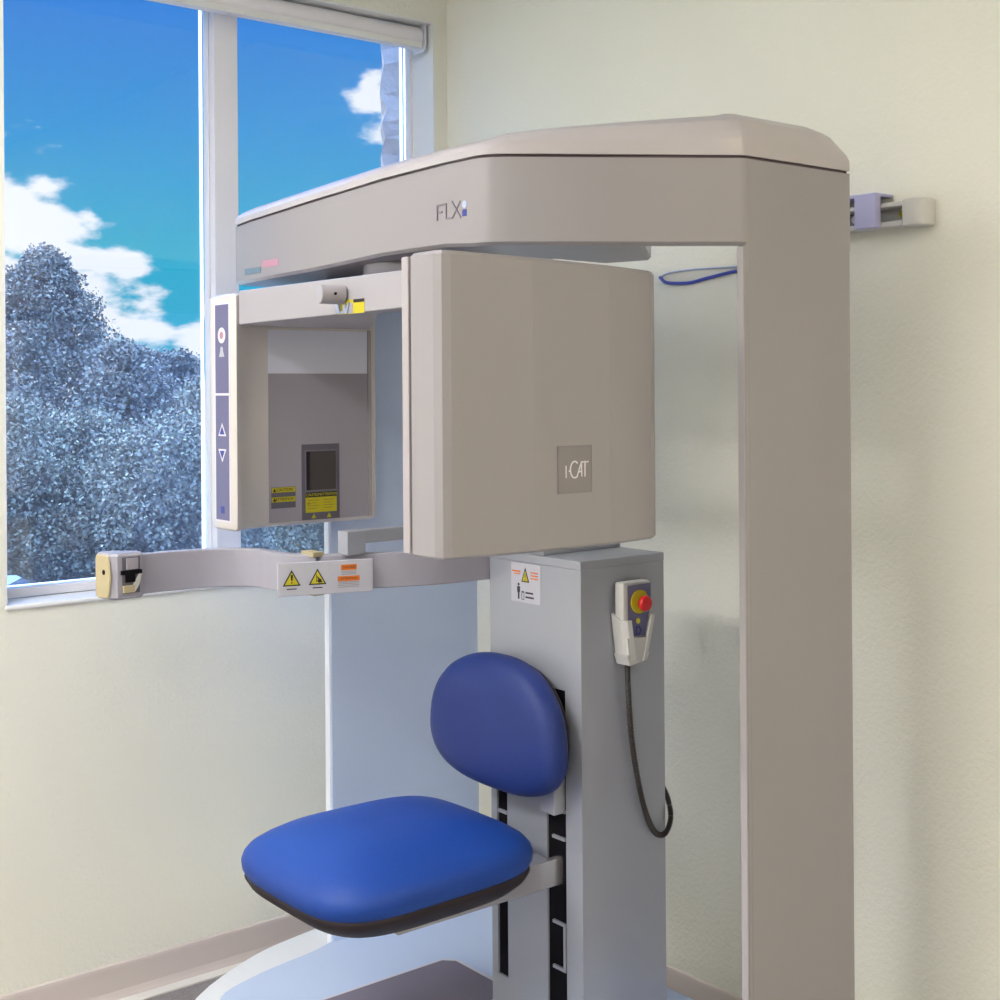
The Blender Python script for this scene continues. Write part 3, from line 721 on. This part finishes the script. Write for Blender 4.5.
def tree(X, Y, ztop, Rw, n, kind, label, seed, leaf=.16):
    p = W(X, Y, GZ); H = ztop - GZ
    t = root('conifer_tree' if kind == 'c' else 'broadleaf_tree', p, label, 'tree', 'trees beyond the window')
    b = NB(); tube(b, [p, p + Vector((.1, 0, H*.5)), p + Vector((0, .05, H*.93))], [.30, .2, .04], 8); obj('trunk', b, 'bark', t, smooth=True)
    if kind == 'c': sh = lambda u: .12 + .88 * min(1, (1 - u) * 2.6) ** .8
    else: sh = lambda u: math.sqrt(max(.05, 1 - (2*u - .9) ** 2 * .8))
    foliage('foliage', H, Rw, n, sh, 'leaf' if kind == 'c' else 'leaf2', t, p, seed, leaf)
def pos(px, D): return (px - 500) / 1350 * D
D = 27
tree(pos(42, D), D, 1.5 + 136/1350*D, 1.4, 620, 'c', 'tall dense conifer rising highest in the left window pane', 1, .05)
tree(pos(-22, 24), 24, 1.5 + 62/1350*24, 1.1, 300, 'c', 'conifer at the left edge of the window, lower than the tall one', 2, .05)
tree(pos(128, 24.5), 24.5, 1.5 + 42/1350*24.5, 1.1, 300, 'c', 'small conifer just right of the tall one', 3, .05)
tree(pos(156, 30), 30, 1.5 + 34/1350*30, .9, 240, 'c', 'slim low conifer between two others left of the window mullion', 4, .05)
tree(pos(184, 27.5), 27.5, 1.5 + 32/1350*27.5, 1.1, 300, 'c', 'low conifer nearest the window mullion in the left pane', 5, .05)
tree(pos(232, 23), 23, 1.5 + 12/1350*23, 1.1, 300, 'b', 'round broadleaf tree behind the window mullion', 6, .05)
tree(pos(300, 27), 27, 1.5 + 8/1350*27, 1.4, 300, 'b', 'round broadleaf tree behind the scanner head', 7, .05)
tree(pos(370, 31), 31, 1.5 + 10/1350*31, 1.4, 260, 'b', 'broadleaf tree behind the stone pier', 8, .05)
tree(pos(88, 21.5), 21.5, 1.5 - 30/1350*21.5, 1.2, 300, 'b', 'low bushy tree in front of the conifers', 9, .04)
tree(pos(-6, 21), 21, 1.5 - 12/1350*21, 1.2, 300, 'b', 'pale leafy tree in front of the tall conifer, left', 10, .04)
tree(pos(178, 20.5), 20.5, 1.5 - 34/1350*20.5, 1.2, 280, 'b', 'low leafy tree in front of the conifers, near the mullion', 12, .04)
# hedge behind that closes the view (uncountable shrubs)
t = None
b = NB(); rnd = random.Random(77)
A_, B_ = W(-27, 34), W(10, 34)
for i in range(9000):
    u = rnd.random(); p = A_.lerp(B_, u) + Vector((rnd.uniform(-1,1), rnd.uniform(-1,1), 0)); p.z = GZ + rnd.random() ** .8 * (3.6 + .7 * math.sin(u*40) + .4*math.sin(u*97))
    t1 = Vector((rnd.gauss(0,1), rnd.gauss(0,1), rnd.gauss(0,1))).normalized(); t2 = t1.cross(Vector((rnd.gauss(0,1), rnd.gauss(0,1), rnd.gauss(0,1)))).normalized(); s_ = .28
    b.faces.new([b.verts.new(p + t1*s_), b.verts.new(p + t2*s_*.6), b.verts.new(p - t1*s_*.8), b.verts.new(p - t2*s_*.6)])
me = bpy.data.meshes.new('hedge'); b.to_mesh(me); b.free(); me.materials.append(M['leaf2'])
o = bpy.data.objects.new('hedge', me); COL.objects.link(o); tag(o, 'dense hedge closing the view behind the trees', 'hedge', kind='stuff')

def car(X, Y, rz, label):
    p = W(X, Y, GZ + .02); t = root('parked_car', p, label, 'car', 'cars in the lot')
    Rm = Matrix.Rotation(rz, 3, 'Z')
    def part(name, rings, m, bev=.0):
        b = NB(); loft(b, [[p + Rm @ Vector(q) for q in r] for r in rings]); return obj(name, b, m, t, bevel=bev)
    def ring(y, w, pts): return [(x, y, z) for x, z in pts]
    side = [(-2.2,.35), (2.2,.35), (2.25,.62), (1.95,.82), (1.0,.95), (-1.7,1.0), (-2.2,.90)]
    part('car_body', [[(x, -.86, z) for x, z in side], [(x, .86, z) for x, z in side]], 'car', .04)
    cab = [(1.0,.94), (.35,1.40), (-1.0,1.42), (-1.75,.99)]
    part('car_cabin', [[(x, -.72, z) for x, z in cab], [(x, .72, z) for x, z in cab]], 'glassd', .04)
    part('car_roof', [[(x, -.70, z) for x, z in ((.32,1.405), (-.98,1.425), (-.9,1.45), (.25,1.44))], [(x, .70, z) for x, z in ((.32,1.405), (-.98,1.425), (-.9,1.45), (.25,1.44))]], 'car')
    for wx in (-1.35, 1.35):
        for wy in (-.80, .80):
            b = NB(); cyl(b, p + Rm @ Vector((wx, wy - .1, .33)), p + Rm @ Vector((wx, wy + .1, .33)), .33, 20); obj('wheel', b, 'tyre', t)
car(pos(-20, 17.2), 17.2, math.radians(-34), 'pale car parked outside at the left edge of the window')
car(pos(170, 15.8), 15.8, math.radians(-34), 'pale car parked outside below the trees, nearer the mullion')

# ------------------------------------------------------------------ sky, sun
w = bpy.data.worlds.new('sky'); S.world = w; w.use_nodes = True
nt = w.node_tree; nt.nodes.clear(); L = nt.links.new
def nd(t, **k):
    n = nt.nodes.new(t)
    for a, v in k.items(): setattr(n, a, v)
    return n
def math_(op, a, b=None, c=None, clamp=False):
    n = nd('ShaderNodeMath', operation=op); n.use_clamp = clamp
    for i, v in enumerate((a, b, c)):
        if v is None: continue
        if isinstance(v, (int, float)): n.inputs[i].default_value = v
        else: L(v, n.inputs[i])
    return n.outputs[0]
tc = nd('ShaderNodeTexCoord'); sep = nd('ShaderNodeSeparateXYZ'); L(tc.outputs['Generated'], sep.inputs[0])
ramp = nd('ShaderNodeValToRGB'); cr = ramp.color_ramp
cols = [(0, (.02, .42, .62)), (.10, (.003, .42, .62)), (.19, (.002, .29, .70)), (.27, (.003, .20, .70)), (.45, (.10, .34, 1.0)), (.75, (.35, .65, 1.0)), (1., (.5, .75, 1.0))]
cr.elements[0].position = 0; cr.elements[0].color = (*cols[0][1], 1); cr.elements[1].position = 1; cr.elements[1].color = (*cols[-1][1], 1)
for p_, c_ in cols[1:-1]:
    e = cr.elements.new(p_); e.color = (*c_, 1)
L(sep.outputs[2], ramp.inputs[0])
def dir_of(px, py):
    v = FW * 1350 + RT * (px - 500) + Vector((0, 0, 388 - py)); return v.normalized()
nz = nd('ShaderNodeTexNoise'); nz.inputs['Scale'].default_value = 13; nz.inputs['Detail'].default_value = 7; nz.inputs['Roughness'].default_value = .55
mp = nd('ShaderNodeMapping'); mp.inputs['Scale'].default_value = (1, 1, 2.1); L(tc.outputs['Generated'], mp.inputs[0]); L(mp.outputs[0], nz.inputs['Vector'])
field = None
for px, py, r, k in ((8, 222, .055, 1.), (45, 178, .026, .9), (45, 232, .034, .9), (5, 262, .035, .9), (85, 312, .055, 1.), (20, 330, .06, 1.), (150, 318, .045, .95), (190, 345, .04, .9), (130, 272, .022, .8), (182, 300, .016, .55), (376, 100, .022, .9), (390, 120, .026, 1.), (372, 84, .014, .7), (-80, 240, .07, 1), (90, 214, .014, .4), (480, 130, .03, .8)):
    vd = nd('ShaderNodeVectorMath', operation='DISTANCE'); L(tc.outputs['Generated'], vd.inputs[0]); vd.inputs[1].default_value = dir_of(px, py)
    g = math_('MULTIPLY_ADD', vd.outputs['Value'], -k / r, k)
    field = g if field is None else math_('MAXIMUM', field, g)
low = math_('MULTIPLY_ADD', sep.outputs[2], -14., .98)      # thick cloud near the horizon
field = math_('MAXIMUM', field, low)
tot = math_('ADD', math_('MULTIPLY', field, .55), math_('MULTIPLY_ADD', nz.outputs['Fac'], 2.6, -1.32))
cm = nd('ShaderNodeMapRange'); cm.inputs['From Min'].default_value = .02; cm.inputs['From Max'].default_value = .34; cm.interpolation_type = 'SMOOTHSTEP'
L(tot, cm.inputs['Value'])
gate = math_('GREATER_THAN', field, -.35)
cmask = math_('MULTIPLY', cm.outputs[0], gate)
mx = nd('ShaderNodeMix', data_type='RGBA'); L(cmask, mx.inputs[0]); L(ramp.outputs[0], mx.inputs[6]); mx.inputs[7].default_value = (.98, 1.0, 1.04, 1)
# the sky overhead is several times brighter than the band above the horizon
br_ = nd('ShaderNodeMapRange'); br_.inputs['From Min'].default_value = .30; br_.inputs['From Max'].default_value = .75; br_.inputs['To Min'].default_value = 1.; br_.inputs['To Max'].default_value = 12
L(sep.outputs[2], br_.inputs['Value'])
bg = nd('ShaderNodeBackground'); L(mx.outputs[2], bg.inputs[0]); L(br_.outputs[0], bg.inputs[1])
ow = nd('ShaderNodeOutputWorld'); L(bg.outputs[0], ow.inputs[0])

sun = bpy.data.lights.new('sun', 'SUN'); sun.energy = 6; sun.angle = math.radians(1.2); sun.color = (1, .97, .93)
so = bpy.data.objects.new('sun', sun); COL.objects.link(so); so.location = (-8, 8, 7)
so.rotation_euler = Vector((.85, -1, -.75)).to_track_quat('-Z', 'Y').to_euler()

# ------------------------------------------------------------------ camera
cam = bpy.data.cameras.new('camera'); co = bpy.data.objects.new('camera', cam); COL.objects.link(co)
cam.sensor_fit = 'HORIZONTAL'; cam.sensor_width = 36; cam.lens = 36 * 1350 / 1000
cam.shift_y = -.112; cam.clip_start = .05; cam.clip_end = 400
co.location = CAM
roll = math.radians(.4)
up = Vector((0, 0, 1)); r_ = RT * math.cos(roll) + up * -math.sin(roll)
u_ = up * math.cos(roll) + RT * math.sin(roll)
mw = Matrix((( r_.x, u_.x, -FW.x, CAM.x), (r_.y, u_.y, -FW.y, CAM.y), (r_.z, u_.z, -FW.z, CAM.z), (0, 0, 0, 1)))
co.matrix_world = mw
S.camera = co
S.view_settings.view_transform = 'Standard'; S.view_settings.look = 'None'; S.view_settings.gamma = 1; S.view_settings.exposure = 0
S.view_settings.use_curve_mapping = False
